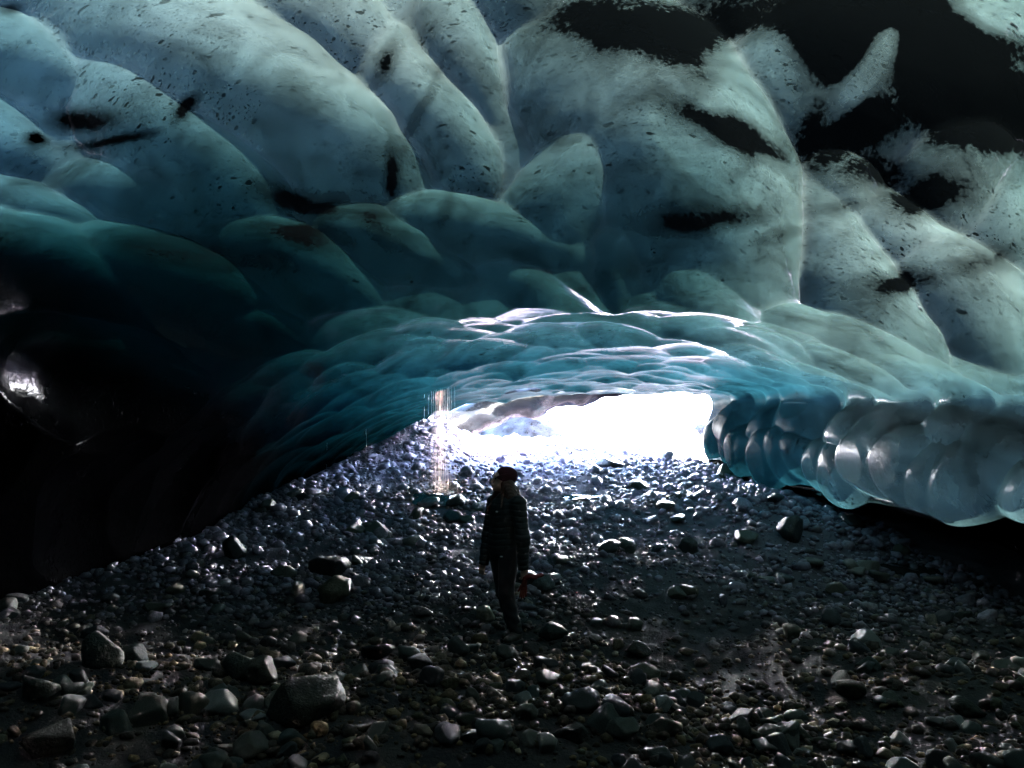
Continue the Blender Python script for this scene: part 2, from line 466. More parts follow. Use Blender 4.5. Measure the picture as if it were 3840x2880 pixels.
def from_picture(items, ratio, cap, gain, lift):
    out = []
    for (u, v, pw, ph, til, h) in items:
        k = pick(u, v)
        c, nn = BP[k], NF[k]
        def on_plane(du, dv):                                         # picture axes carried to the shell's tangent plane
            r = px_ray(u + du, v + dv); o = np.array([0, 0, CAM_Z])
            t = np.dot(c - o, nn) / (np.dot(r, nn) - 1e-9)
            return o + r * t - c
        a = R(til)
        ax = on_plane(math.cos(a) * 4, -math.sin(a) * 4) / 4.0
        ay = on_plane(math.sin(a) * 4, math.cos(a) * 4) / 4.0
        A = np.stack([ax * pw, ay * ph], 1)
        A = A - np.outer(nn, nn @ A)
        U, S, _ = np.linalg.svd(A, full_matrices=False)
        S = np.clip(S, 0.16, 2.3)
        S[0] = min(S[0], S[1] * ratio)
        add_hollow(c, U[:, 0], U[:, 1], nn, S[0] * 1.1, S[1] * 1.1, min(h * gain + lift, cap * S[1]))
from_picture(HOLLOWS, 2.3, 0.66, 1.6, 0.06)
# smaller ones everywhere, getting finer towards the mouth
def scatter(ylo, yhi, ilo, ihi, count, rlo, rhi, hk, lift):
    jj = np.where((rows > ylo) & (rows < yhi))[0]
    for _ in range(count):
        j = rng.choice(jj); i = rng.integers(int(ilo * NI), int(ihi * NI))
        c, nn = BASE[j, i], NRM[j, i]
        t1 = np.array([0, 1.0, 0]); t1 -= nn * (t1 @ nn); t1 /= np.linalg.norm(t1)
        t2 = np.cross(nn, t1)
        a = rng.normal(0, 0.5); e1 = math.cos(a) * t2 + math.sin(a) * t1; e2 = np.cross(nn, e1)
        r = rng.uniform(rlo, rhi); asp = rng.uniform(1.0, 1.8)
        add_hollow(c, e1, e2, nn, r * asp, r, r * hk * rng.uniform(0.7, 1.2) + lift, hn=r * 1.4)
scatter(-9, 3.5, .05, .95, 90, .6, 1.1, .3, 0)
scatter(3.5, 9, .08, .8, 30, .35, .7, .15, 0)
scatter(8.2, 12.5, .08, .72, 170, .38, .75, .24, .02)
scatter(11.0, 15, .06, .74, 170, .34, .65, .2, .03)
scatter(13.8, 17.3, .06, .74, 200, .24, .5, .16, .03)
scatter(11.0, 17.3, .66, .74, 60, .2, .4, .3, .03)
scatter(13.2, 17.3, .74, .83, 30, .12, .25, .35, .03)
wp = BP * 0.9
WARP = np.stack([vnoise(wp, 101), vnoise(wp, 202), vnoise(wp, 303)], 1) * 0.16 + np.stack([vnoise(BP * 3.1, 111), vnoise(BP * 3.1, 212), vnoise(BP * 3.1, 313)], 1) * 0.035
WB = (BP + WARP).reshape(NJ, NI, 3)
rowmin, rowmax = BASE[:, :, 1].min(1), BASE[:, :, 1].max(1)
def envelope(items, floor, kk=0.003):
    out = np.full((NJ, NI), floor)
    for c, M, h, reach in items:
        js = np.where((rowmin - reach - .2 < c[1]) & (rowmax + reach + .2 > c[1]))[0]
        sl = slice(js[0], js[-1] + 1)
        q = (WB[sl] - c)
        ii = np.where((np.abs(q[:, :, 0]) < reach).any(0))[0]
        if len(ii) == 0:
            continue
        il = slice(ii[0], ii[-1] + 1)
        d = q[:, il] @ M.T
        f = h * (1 - (d * d).sum(2))
        D = out[sl, il]
        out[sl, il] = np.maximum(D, f) + kk * np.log1p(np.exp(-np.abs(D - f) / kk))   # barely rounded cusps
    return out
DISP = envelope(MH, -0.06)
MH = []
def panel(yc, tc, ra, rb, tilt_, h):
    j = int(np.argmin(np.abs(BASE[:, NI * 3 // 4, 1] - yc))); i = int(np.argmin(np.abs(TPAR[j] - tc)))
    j = int(np.argmin(np.abs(BASE[:, i, 1] - yc)))
    c, nn = BASE[j, i], NRM[j, i]
    t1 = np.array([0, 1.0, 0]); t1 -= nn * (t1 @ nn); t1 /= np.linalg.norm(t1)
    t2 = np.cross(nn, t1)
    if t2[2] < 0: t2 = -t2
    e1 = math.cos(tilt_) * t1 + math.sin(tilt_) * t2; e2 = -math.sin(tilt_) * t1 + math.cos(tilt_) * t2
    add_hollow(c, e1, e2, nn, ra, rb, h)
g = np.random.default_rng(31)
for yc in (6.6, 7.25, 7.95, 8.6, 9.2, 9.9, 10.55, 11.1, 11.65, 12.2, 12.75, 13.3, 13.9, 14.5, 15.1):
    k = float(np.interp(yc, [7, 11, 15], [1, .85, .68]))
    q = g.uniform(.75, 1.35)
    panel(yc + g.normal(0, .13), 11.42 + g.normal(0, .22), .52 * k * q, .62 * k * q * g.uniform(.85, 1.15), .45 + g.normal(0, .22), .19 * k * q * g.uniform(.85, 1.15))
for yc in (6.9, 7.8, 8.6, 9.5, 10.6, 11.7, 12.8, 14.0):
    q = g.uniform(.75, 1.3)
    panel(yc + g.normal(0, .18), 10.5 + g.normal(0, .18), .62 * q, .5 * q, .35 + g.normal(0, .25), .17 * q * g.uniform(.8, 1.2))
wl = sstep(9.6, 10.1, TPAR) * sstep(12.45, 12.1, TPAR) * sstep(5.5, 7.0, BASE[:, :, 1])
DISP = DISP * (1 - wl) + wl * (0.07 - envelope(MH, -0.10))           # bulging panels on the right-hand tongue
DISP = np.clip(DISP, -0.08, 0.6)
# thin rim at the foot of the left wall and under the right lip: fade the hollows
sI = np.linspace(0, 1, NI)[None, :]
SHELL = BASE + NRM * DISP[..., None]
SP = SHELL.reshape(-1, 3)
su, sv, sd = project(SP)

# ash, dark clear ice and some painted hollow shading, placed by shape in the photograph
ASH_SHADE = [ # u, v, half width, half height, tilt, strength
 (305,203,58,17,-12,1.3),(640,40,120,46,-12,1.7),(880,30,230,66,0,1.9),(970,100,120,66,-15,1.7),(850,125,80,52,20,1.5),(700,60,50,60,0,1.3),(768,82,30,44,0,-1.5),(868,72,12,46,-38,-1.2),(1010,8,50,22,-20,-1.4),(600,100,90,50,0,-.6),(735,132,85,18,-22,1.5),(700,216,85,17,6,1.25),
 (870,165,75,30,-10,1.3),(925,190,60,26,10,1.4),(845,206,70,12,10,.9),(790,235,60,12,12,.8),(900,283,60,14,10,1.25),(80,118,38,12,12,1.25),(112,138,52,6,12,1.3),(188,106,20,9,40,1.3),(388,66,12,26,-20,1.2),
 (393,180,9,40,5,1.3),(420,110,7,60,-25,.85),(445,200,9,40,-15,.8),(300,235,60,14,-8,1.2),(385,225,34,24,-40,1.1),(12,6,16,8,0,1.1),
 (35,140,14,9,0,1.2),(980,262,60,16,12,1.0),(200,255,120,16,-8,1.0),
]
ash = np.zeros(len(SP))
jit = 10 * fbm(SP * 1.6, 3, 71) ; jit2 = 10 * fbm(SP * 1.6 + 9, 3, 72)
for (u, v, rw, rh, til, st) in ASH_SHADE:
    a = R(til); du, dv = su + jit * min(1, rw / 25) - u, sv + jit2 * min(1, rh / 15) - v
    e = ((du * math.cos(a) - dv * math.sin(a)) / rw) ** 2 + ((du * math.sin(a) + dv * math.cos(a)) / rh) ** 2
    if st > 0:
        ash = np.maximum(ash, st * np.exp(-e * 0.9) * (SP[:, 1] > 2.8))
    else:
        ash = ash * np.clip(1 + st * np.exp(-e * 0.9), 0, 1)
# shade of the left wall and the recess, painted in through the ash mask
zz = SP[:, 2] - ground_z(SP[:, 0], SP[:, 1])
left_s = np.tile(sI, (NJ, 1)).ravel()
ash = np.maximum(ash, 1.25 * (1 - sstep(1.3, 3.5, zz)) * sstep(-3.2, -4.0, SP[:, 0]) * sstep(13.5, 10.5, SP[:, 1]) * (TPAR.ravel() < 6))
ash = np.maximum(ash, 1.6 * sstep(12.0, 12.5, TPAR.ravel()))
blue = sstep(8.6, 12.5, SP[:, 1] + 0.5 * fbm(SP * 0.8, 2, 9)) * 0.9
blue = np.maximum(blue, 0.45 * sstep(-1.5, -4.0, SP[:, 0]) * sstep(8, 5, SP[:, 1]))
blue = np.maximum(blue, 0.35 * sstep(9.0, 10.0, TPAR.ravel()))
# made-up ice depth that paints the roof's light: dark left and middle, bright right
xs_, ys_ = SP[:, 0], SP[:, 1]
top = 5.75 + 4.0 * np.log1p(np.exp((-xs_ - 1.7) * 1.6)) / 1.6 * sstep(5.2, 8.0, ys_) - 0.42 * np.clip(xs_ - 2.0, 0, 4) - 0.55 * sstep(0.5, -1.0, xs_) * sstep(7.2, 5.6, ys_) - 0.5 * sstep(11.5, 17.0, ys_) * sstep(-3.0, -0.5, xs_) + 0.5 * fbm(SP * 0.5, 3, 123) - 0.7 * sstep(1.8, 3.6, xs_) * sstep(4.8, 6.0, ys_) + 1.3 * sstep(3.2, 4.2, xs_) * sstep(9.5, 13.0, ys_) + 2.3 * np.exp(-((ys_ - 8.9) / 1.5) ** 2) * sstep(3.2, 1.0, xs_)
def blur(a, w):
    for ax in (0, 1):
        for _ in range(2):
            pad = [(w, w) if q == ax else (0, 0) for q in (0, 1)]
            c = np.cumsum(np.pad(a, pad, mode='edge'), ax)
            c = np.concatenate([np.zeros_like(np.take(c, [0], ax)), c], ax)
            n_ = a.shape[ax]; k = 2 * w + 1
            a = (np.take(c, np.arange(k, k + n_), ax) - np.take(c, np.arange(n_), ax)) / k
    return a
fin = np.clip(blur(DISP, 3) - DISP, 0, 0.04).ravel()  # bright rims along the ridges, painted in through a lower light loss
lipf = sstep(9.8, 10.3, TPAR.ravel()) * sstep(13.0, 9.5, ys_)       # right-hand tongue painted brighter by cutting the loss
light_loss = np.clip((top - SP[:, 2]) * (1 - .72 * lipf) - 26 * fin * (1 - .65 * sstep(9.0, 12.0, ys_)), 0.1, 12)

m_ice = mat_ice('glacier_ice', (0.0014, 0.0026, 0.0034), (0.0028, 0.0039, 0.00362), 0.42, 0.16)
F = grid_faces(NJ, NI)
# a melted slot in the roof near the mouth
fc = SP[F].mean(1)
slot = (np.abs((fc[:, 0] - 0.0 + 0.15 * fbm(fc * 2, 2, 5)) / 0.55) ** 2 + np.abs((fc[:, 1] - 15.25) / 0.33) ** 2 < 1) & (fc[:, 2] > 2.4)
F = F[~slot]
rear = np.linalg.norm((fc := SP[F].mean(1)) - np.array([3.1, -7.5, 3.3]), axis=1) < 0.75       # small unseen opening added behind the photographer for glints on the ice
F = F[~rear]
shell = mk('ice_ceiling', SP, F, m_ice, attrs={'ash': ash, 'blue': blue, 'light_loss': light_loss})
tag(shell, 'scalloped blue green glacier ice arching over the cave', kind='structure')

# unseen sheet added over the shell: keeps daylight off the left wall, the back and the low recess
m_blocker = mat_plain('blocker_dark', (0.035, 0.033, 0.032), 0.9, 6.0, 0.5, 0.6)
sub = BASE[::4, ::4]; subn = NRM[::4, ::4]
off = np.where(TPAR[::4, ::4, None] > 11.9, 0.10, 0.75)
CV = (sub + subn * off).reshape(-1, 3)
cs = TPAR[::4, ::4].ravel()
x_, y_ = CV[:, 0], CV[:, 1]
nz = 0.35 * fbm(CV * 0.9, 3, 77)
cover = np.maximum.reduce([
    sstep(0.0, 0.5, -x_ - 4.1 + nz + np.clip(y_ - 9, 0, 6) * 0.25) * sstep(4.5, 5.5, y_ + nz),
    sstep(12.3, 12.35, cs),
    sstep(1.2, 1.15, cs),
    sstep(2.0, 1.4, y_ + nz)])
CF = grid_faces(sub.shape[0], sub.shape[1])
CF = CF[cover[CF].mean(1) > 0.5]
CF = CF[np.linalg.norm((CV[CF].mean(1) - np.array([3.4, -7.5, 3.9])) * [1, 1, .8], axis=1) > 1.1]
blocker = mk('light_blocker', CV, CF, m_blocker)
tag(blocker, 'unseen dark sheet over the glacier, added to block daylight', kind='structure')


# ------------------------------------------------------------------ beyond the mouth
m_snow = NT('old_snow')
co = m_snow.n('TexCoord').outputs['Object']
nz1 = m_snow.noise(co, 0.7, 5, 0.7); nz2 = m_snow.noise(co, 9.0, 4, 0.6)
sc_ = m_snow.mix(m_snow.ramp(nz1, [(0.45, 0.0), (0.72, 1.0)]), (0.78, 0.80, 0.83), (0.42, 0.42, 0.45))
bp = m_snow.n('Bump', i_Strength=0.5, i_Distance=0.1); m_snow.set(bp.inputs['Height'], nz2)
m_snow.pset(Base_Color=sc_, Roughness=0.6, Normal=bp.outputs[0])
sx, sy = np.linspace(-70, 70, 141), np.concatenate([np.linspace(21.5, 40, 60), np.linspace(40.5, 160, 60)])
SX, SY = np.meshgrid(sx, sy)
P3 = np.stack([SX, SY, SX * 0], -1).reshape(-1, 3)
nn3 = fbm(P3 * 0.12, 4, 55).reshape(SX.shape)
SZ = ground_z(SX, SY) + (0.10 + 0.16 * fbm(P3 * 0.5, 3, 56).reshape(SX.shape)) * sstep(21.5, 26, SY) - 0.06 + np.clip(SY - 27, 0, 40) * 0.42 * (1 + .25 * nn3)
snow = mk('snow_slope', np.stack([SX, SY, SZ], -1).reshape(-1, 3), grid_faces(*SX.shape), m_snow.m)
tag(snow, 'sunlit snow slope outside the mouth of the cave', kind='structure')

m_block = mat_ice('dirty_block_ice', (0.045, 0.043, 0.05), (0.002, 0.002, 0.003), 0.1, 0.6, 2.0)
m_rock = mat_plain('ash_rock', (0.018, 0.016, 0.017), 0.75, 9.0, 0.5, 0.7)
def lump(name, cx, cy, w, d, h, seed, mat, sub=4, jag=0.30, label=None, cat=None, lean=0.0):
    V, F = ico(sub)
    P = V.copy()
    r = 1 + jag * fbm(V * 1.6 + seed, 4, seed, 0.55)
    for q in range(7):                                             # broken faces
        g = np.random.default_rng(seed * 31 + q); dn = g.normal(size=3); dn /= np.linalg.norm(dn)
        k = g.uniform(0.62, 0.85); t = P * r[:, None] @ dn
        r = np.where(t > k, r * k / np.maximum(t, 1e-6) * 0.97 + 0.03 * r, r)
    r = r + 0.07 * fbm(V * 6 + seed, 3, seed + 3)
    P = P * r[:, None] * np.array([w / 2, d / 2, h * 0.72])
    P[:, 0] += lean * P[:, 2]
    z0 = float(ground_z(np.array([cx]), np.array([cy]))[0])
    P[:, 2] += h * 0.30
    ashv = 0.8 * sstep(0.35, -0.1, P[:, 2] / h + 0.3 * fbm(P * 2.2, 3, seed + 5)) + 0.45 * (fbm(P * 1.7, 3, seed + 9) > 0.35)
    o = mk(name, P, F, mat, attrs={'ash': ashv, 'blue': 0.35 * np.ones(len(P)), 'light_loss': 0.6 * np.ones(len(P))})
    o.location = (cx, cy, z0)
    tag(o, label, cat)
    return o
lump('ice_block', 0.55, 21.6, 2.6, 1.8, 1.05, 3, m_block, label='broad ash streaked ice block lying outside the cave mouth', cat='ice block', lean=-0.25)
lump('ice_block', -1.0, 22.4, 2.0, 1.6, 0.95, 8, m_block, label='smaller ash streaked ice block half hidden by the cave mouth edge', cat='ice block', lean=0.2)
lump('ash_mound', 2.0, 20.6, 1.9, 1.2, 0.36, 14, m_rock, label='low dark mound of ash in front of the pale ice blocks', cat='mound', jag=0.25)
lump('ice_chunk', 5.3, 21.0, 0.6, 0.5, 0.42, 21, m_block, 3, label='small lone ice chunk on the bright gravel outside', cat='ice chunk')

# a second, lower arch of ice just behind the mouth, on the left
ap = np.array([(-2.9,18.3,1.75),(-2.35,18.5,2.15),(-1.75,18.6,2.5),(-1.0,18.7,2.86),(-0.1,18.8,3.18),(0.9,18.9,3.42),(2.0,18.9,3.62),(3.4,19.0,3.85),(5.0,19.2,4.0)])
ap = catmull(ap, np.linspace(0, 8, 90), np.arange(9.0))
av, af = tube(ap, np.linspace(0.50, 0.30, 90), 28)
c0 = np.repeat(ap, 28, 0)
av = c0 + (av - c0) * (1 + 0.28 * fbm(av * 1.7, 4, 61))[:, None]
ia = mk('ice_arch', av, af, m_ice, attrs={'ash': 0.85 + 0.3 * fbm(av * 1.2, 3, 8), 'blue': 0.2 * np.ones(len(av)), 'light_loss': 3.5 * np.ones(len(av))})
tag(ia, 'dirty grey ice arch curving down to the gravel behind the cave mouth', kind='structure')

# unseen glacier front added over the mouth to shade the gravel just outside
fx, fz = np.linspace(-12, 13, 120), np.linspace(0, 1, 40)
FX, FZ = np.meshgrid(fx, fz)
Pf = np.stack([FX, FZ * 5, FX * 0], -1).reshape(-1, 3)
bot = 3.62 + 0.10 * np.sin(FX * 1.3) - 0.9 * sstep(4.6, 6.5, FX) - 0.9 * sstep(-2.8, -5.5, FX)
FZZ = bot + FZ * (4.6 + 0.8 * np.sin(FX * 0.6 + 1) + 0.5 * np.sin(FX * 1.7))
FY = 17.75 - 0.11 * np.abs(FX - 0.8) + 0.9 * (FZ - 0.25) ** 2 + (0.35 * fbm(Pf * 0.6, 4, 91) + 0.10 * fbm(Pf * 2.5, 3, 92)).reshape(FX.shape)
gf = mk('front_blocker', np.stack([FX, FY, FZZ], -1).reshape(-1, 3), grid_faces(*FX.shape), m_blocker)
tag(gf, 'unseen dark glacier front above the mouth, added to shade the gravel outside', kind='structure')

# ------------------------------------------------------------------ meltwater
m_water = NT('meltwater')
co = m_water.n('TexCoord').outputs['Object']
bp = m_water.n('Bump', i_Strength=0.25, i_Distance=0.02); m_water.set(bp.inputs['Height'], m_water.noise(co, 7.0, 3))
m_water.pset(Base_Color=(0.02, 0.021, 0.022), Roughness=0.06, IOR=1.33, Normal=bp.outputs[0])
def ground_at_px(u, v):
    r = px_ray(u, v)
    t = np.arange(3.0, 43.0, 0.02)
    P = np.array([0, 0, CAM_Z]) + t[:, None] * r
    hit = np.where(P[:, 2] < ground_z(P[:, 0], P[:, 1]))[0]
    return P[hit[0]] if len(hit) else P[-1]
def pool(u, v, w, d, seed, label):
    c = ground_at_px(u, v)
    n, m = 34, 10
    V = [(c[0], c[1], 0)]
    for q in range(1, m + 1):
        for k in range(n):
            th = 2 * math.pi * k / n
            rr = q / m * (1 + 0.35 * vnoise(np.array([[math.cos(th) * 1.7 + seed, math.sin(th) * 1.7, seed]]), seed)[0])
            V.append((c[0] + rr * w / 2 * math.cos(th), c[1] + rr * d / 2 * math.sin(th), 0))
    V = np.array(V)
    V[:, 2] = ground_z(V[:, 0], V[:, 1]) + 0.035
    F = [[0, 1 + k, 1 + (k + 1) % n, 1 + (k + 1) % n] for k in range(n)]
    T = [[0, 1 + k, 1 + (k + 1) % n] for k in range(n)]
    for q in range(m - 1):
        for k in range(n):
            a, b = 1 + q * n + k, 1 + q * n + (k + 1) % n
            T += [[a, a + n, b + n], [a, b + n, b]]
    o = mk('meltwater_pool', V, T, m_water.m)
    tag(o, label, kind='structure')
    return (c[0], c[1], w / 2, d / 2)
POOLS = [pool(582, 499, 0.75, 0.35, 2, 'small bright meltwater puddle behind the person'),
         pool(905, 572, 0.9, 0.5, 7, 'wet gleam of meltwater in the recess under the right ice'),
         pool(436, 502, 0.8, 0.7, 3, 'puddle under the falling strands of meltwater')]

m_drop = NT('falling_water')
m_drop.pset(Base_Color=(0.97, 0.84, 0.76), Roughness=0.2, IOR=1.33)  # warm glow of sunlit water put into its base tint
tb_ = m_drop.n('BsdfTranslucent'); tb_.inputs['Color'].default_value = (1.0, 0.87, 0.79, 1)
mx_ = m_drop.n('MixShader'); mx_.inputs[0].default_value = 0.45
m_drop.set(mx_.inputs[1], m_drop.p.outputs[0]); m_drop.set(mx_.inputs[2], tb_.outputs[0]); m_drop.set(m_drop.out.inputs['Surface'], mx_.outputs[0])
def roof_z(x, y):
    d2 = (SP[:, 0] - x) ** 2 + (SP[:, 1] - y) ** 2 + np.where(SP[:, 2] > 2.0, 0, 100)
    return SP[np.argmin(d2), 2]
def strands(name, cx, cy, n, spread, rad, seed, label, broken=0.6):
    g = np.random.default_rng(seed)
    Vs, Fs, o = [], [], 0
    for k in range(n):
        x, y = cx + g.normal(0, spread), cy + g.normal(0, spread * 0.7)
        top, bot = roof_z(x, y) - 0.0, float(ground_z(np.array([x]), np.array([y]))[0])
        z = top
        drift = g.normal(0, 0.02)
        while z > bot + 0.05:
            ln = g.uniform(0.05, 0.45)
            z1 = max(bot, z - ln)
            f0, f1 = (top - z) / (top - bot), (top - z1) / (top - bot)
            pts = [(x + drift * f0, y, z), (x + drift * (f0 + f1) / 2, y, (z + z1) / 2), (x + drift * f1, y, z1)]
            r = rad * g.uniform(0.5, 1.1)
            v, f = tube(pts, [r * 0.4, r, r * 0.7], 5)
            Vs.append(v); Fs.append(f + o); o += len(v)
            z = z1 - (g.uniform(0.02, 0.3) if g.random() < broken else 0.01)
    ob = mk(name, np.concatenate(Vs), np.concatenate(Fs), m_drop.m)
    tag(ob, label, 'falling water', kind='stuff')
    return ob
wf = ground_at_px(440, 494)
strands('waterfall', wf[0], wf[1], 80, 0.10, 0.0016, 5, 'column of thin meltwater strands falling onto the gravel left of the person')
g = np.random.default_rng(9)                                       # drops thrown up where the water lands
Vs, Fs = [], []
V1, F1 = ico(1)
for k in range(260):
    a, rr, hh = g.uniform(0, 6.28), abs(g.normal(0, .22)), abs(g.normal(0, .12))
    px_, py_ = wf[0] + rr * math.cos(a), wf[1] + rr * math.sin(a)
    Vs.append(V1 * g.uniform(.003, .008) + [px_, py_, float(ground_z(np.array([px_]), np.array([py_]))[0]) + .03 + hh * math.exp(-rr * 3)]); Fs.append(F1 + k * len(V1))
tag(mk('water_splash', np.concatenate(Vs), np.concatenate(Fs), m_drop.m), 'spray of drops thrown up where the meltwater strands land', 'splash', kind='stuff')
for i, (u, v, lab) in enumerate([(365, 478, 'single thin drip line in front of the brown ice edge, closest to the waterfall'), (326, 488, 'single thin drip line falling at the low end of the brown ice edge')]):
    p = ground_at_px(u, v)
    strands('water_drip', p[0], p[1], (2, 1, 3)[i], (0.02, 0.005, 0.25)[i], 0.0014, 50 + i, lab, 0.8)

# ------------------------------------------------------------------ stones
m_st = mat_stone('wet_gravel', True)
m_st1 = mat_stone('wet_cobble', False)
def stone_shape(sub, seed):
    g = np.random.default_rng(seed)
    V, F = ico(sub)
    P = V.copy()
    r = 1 + 0.22 * fbm(V * 1.5 + seed * 3.1, 3, seed)
    P = P * r[:, None]
    for q in range(g.integers(5, 11)):
        dn = g.normal(size=3); dn /= np.linalg.norm(dn); k = g.uniform(0.45, 0.82)
        t = P @ dn
        P = P - np.outer(np.clip(t - k, 0, None) * 0.97, dn)
    P = P * np.array([1.0, g.uniform(0.65, 0.95), g.uniform(0.42, 0.75)])
    P /= np.abs(P[:, 0]).max()
    return P, F
NS = 12
SH = {sub: [stone_shape(sub, 100 + k) for k in range(NS)] for sub in (1, 2, 3)}
SM = [mk('stone', *SH[3][k], mat=m_st1, link=False) for k in range(NS)]
PAL = np.array([1.7, 1.62, 1.8]) * np.array([(0.028,0.028,0.034),(0.042,0.041,0.048),(0.038,0.036,0.036),(0.06,0.056,0.05),(0.085,0.076,0.058),(0.05,0.06,0.056),(0.11,0.10,0.088),(0.2,0.19,0.18)])
PW = np.array([.24,.24,.16,.13,.09,.07,.05,.02])

def half_w(y):                                                     # floor that can be seen, with a margin
    return 0.69 * y + 1.2
def wall_l(y): return np.interp(y, [0, 7, 9, 11, 13.5, 15.5, 17.3, 20, 40], [-5.7, -5.6, -5.1, -4.45, -4.1, -3.6, -3.0, -9, -30])
def wall_r(y): return np.interp(y, [0, 7, 9, 11, 13.5, 15.5, 17.3, 20, 40], [6.2, 6.1, 5.6, 5.3, 4.8, 4.5, 4.5, 9, 30])
def scatter_pts(n, ylo, yhi, dens_pow=0.0):
    y = rng.uniform(ylo, yhi, n * 3); x = rng.uniform(-12, 12, n * 3)
    ok = (np.abs(x) < half_w(y)) & (x > wall_l(y)) & (x < wall_r(y))
    x, y = x[ok], y[ok]
    d = 0.62 + 0.6 * fbm(np.stack([x, y, x * 0], 1) * 0.7, 3, 33)
    d -= 0.55 * np.exp(-(((x - 2.2) / 1.2) ** 2 + ((y - 7.6) / 1.9) ** 2))       # trodden silt right of the person
    d -= 0.45 * np.exp(-(((x - 2.1) / 1.0) ** 2 + ((y - 10.2) / 0.9) ** 2))
    d -= 0.4 * np.exp(-(((x + 3.3) / 0.9) ** 2 + ((y - 12.8) / 1.0) ** 2))
    ok = rng.random(len(x)) < np.clip(d, 0.22, 1)
    x, y = x[ok], y[ok]
    for (cx, cy, a, b) in POOLS:
        k = ((x - cx) / a) ** 2 + ((y - cy) / b) ** 2 > rng.uniform(0.2, 1.1, len(x))
        x, y = x[k], y[k]
    return x[:n], y[:n]
BOULDERS = [ # picture point of the foot, width in pixels, height ratio, colour, label
 (333,605,34,.80,(.16,.135,.095),'tan rounded boulder standing among dark cobbles left of the person'),
 (292,727,78,.62,(.085,.076,.06),'large angular brown slab resting in the foreground gravel'),
 (96,667,40,.85,(.10,.105,.09),'rounded grey green boulder on the stony bank by the left wall'),
 (128,664,34,.6,(.07,.075,.066),'flatter grey boulder touching the rounded grey green one'),
 (28,705,38,.72,(.12,.125,.105),'pale egg shaped boulder below the stony bank by the left wall'),
 (40,760,52,.6,(.05,.05,.045),'dark blocky boulder at the foot of the stony bank'),
 (486,624,19,.85,(.3,.28,.22),'small cream boulder beside the boots of the person'),
 (543,594,25,.8,(.12,.125,.125),'smooth grey boulder with a pale band behind the held gloves'),
 (527,588,22,.85,(.07,.075,.075),'dark rounded boulder touching the smooth banded one'),
 (556,640,30,.65,(.055,.06,.055),'flat topped slate boulder right of the boots'),
 (795,543,26,1.1,(.06,.06,.06),'tall grey boulder leaning in the gravel bank under the right ice'),
 (330,576,42,.5,(.035,.034,.036),'broad low black boulder behind the tan rounded one'),
 (428,509,24,.45,(.34,.33,.34),'pale flat stone lying beside the falling water'),
 (609,468,30,.4,(.04,.038,.04),'dark low lump on the bright gravel near the mouth'),
 (238,680,34,.75,(.10,.10,.085),'rounded olive boulder left of the pointed tan one'),
 (258,686,36,.7,(.13,.11,.085),'pointed tan boulder beside the rounded olive one'),
 (372,660,34,.55,(.045,.045,.05),'dark wedge boulder in the gravel before the person'),
 (418,672,26,.7,(.06,.062,.06),'blocky grey boulder with a wet flank in the foreground gravel'),
 (232,560,22,1.2,(.045,.045,.05),'upright pointed black stone on the gravel by the left wall'),
 (640,662,26,.6,(.075,.075,.065),'grey oval boulder at the edge of the trodden silt'),
 (856,700,30,.6,(.07,.066,.045),'mossy brown boulder on the right foreground gravel'),
 (975,720,34,.6,(.06,.058,.045),'broad dull boulder in the shadowed right foreground'),
 (450,690,20,.6,(.10,.085,.05),'ochre stone in the foreground gravel'),
 (575,745,34,.55,(.05,.05,.048),'wide dark boulder at the front edge of the gravel'),
]
keep = []
for i, (u, v, w, hr, colr, lab) in enumerate(BOULDERS):
    p = ground_at_px(u, v)
    W = w * p[1] / FPX
    V, F = SH[3][(i * 5 + 2) % NS]
    g = np.random.default_rng(500 + i)
    P = V * (1 + 0.06 * fbm(V * 4 + i, 3, 900 + i))[:, None]
    P = P / np.ptp(P, axis=0) * np.array([W, W * g.uniform(.75, 1.0), W * hr])
    a = g.uniform(-.25, .25)
    P = P @ np.array([[math.cos(a), 0, math.sin(a)], [0, 1, 0], [-math.sin(a), 0, math.cos(a)]])
    P[:, 2] += W * hr * 0.33
    c = np.ones((len(P), 4)); c[:, :3] = np.array(colr) * 0.7
    o = mk('boulder', P, F, m_st, attrs={'tint': c})
    o.location = (p[0], p[1] + W * .3, float(ground_z(p[:1], p[1:2] + W * .3)[0]))
    tag(o, lab, 'boulder', 'boulders on the cave floor')
    keep.append((p[0], p[1] + W * .3, W * .5))
keep.append((0.0, 7.27, 0.2))
def clear(x, y, r):
    ok = np.ones(len(x), bool)
    for (cx, cy, rr) in keep:
        ok &= np.hypot(x - cx, y - cy) > rr * 0.85 + r * 0.7
    return ok
def place(x, y, r):
    z = ground_z(x, y)
    n = len(x)
    ang = rng.uniform(0, 2 * math.pi, n); tx, ty = rng.normal(0, .28, n), rng.normal(0, .28, n)
    return z + r * rng.uniform(0.08, 0.45, n), ang, tx, ty
def rotm(ang, tx, ty):
    ca, sa, cx, sx_, cy_, sy_ = np.cos(ang), np.sin(ang), np.cos(tx), np.sin(tx), np.cos(ty), np.sin(ty)
    O = np.zeros_like(ca); I = O + 1
    Rz = np.stack([ca, -sa, O, sa, ca, O, O, O, I], 1).reshape(-1, 3, 3)
    Rx = np.stack([I, O, O, O, cx, -sx_, O, sx_, cx], 1).reshape(-1, 3, 3)
    Ry = np.stack([cy_, O, sy_, O, I, O, -sy_, O, cy_], 1).reshape(-1, 3, 3)
    return Rx @ Ry @ Rz
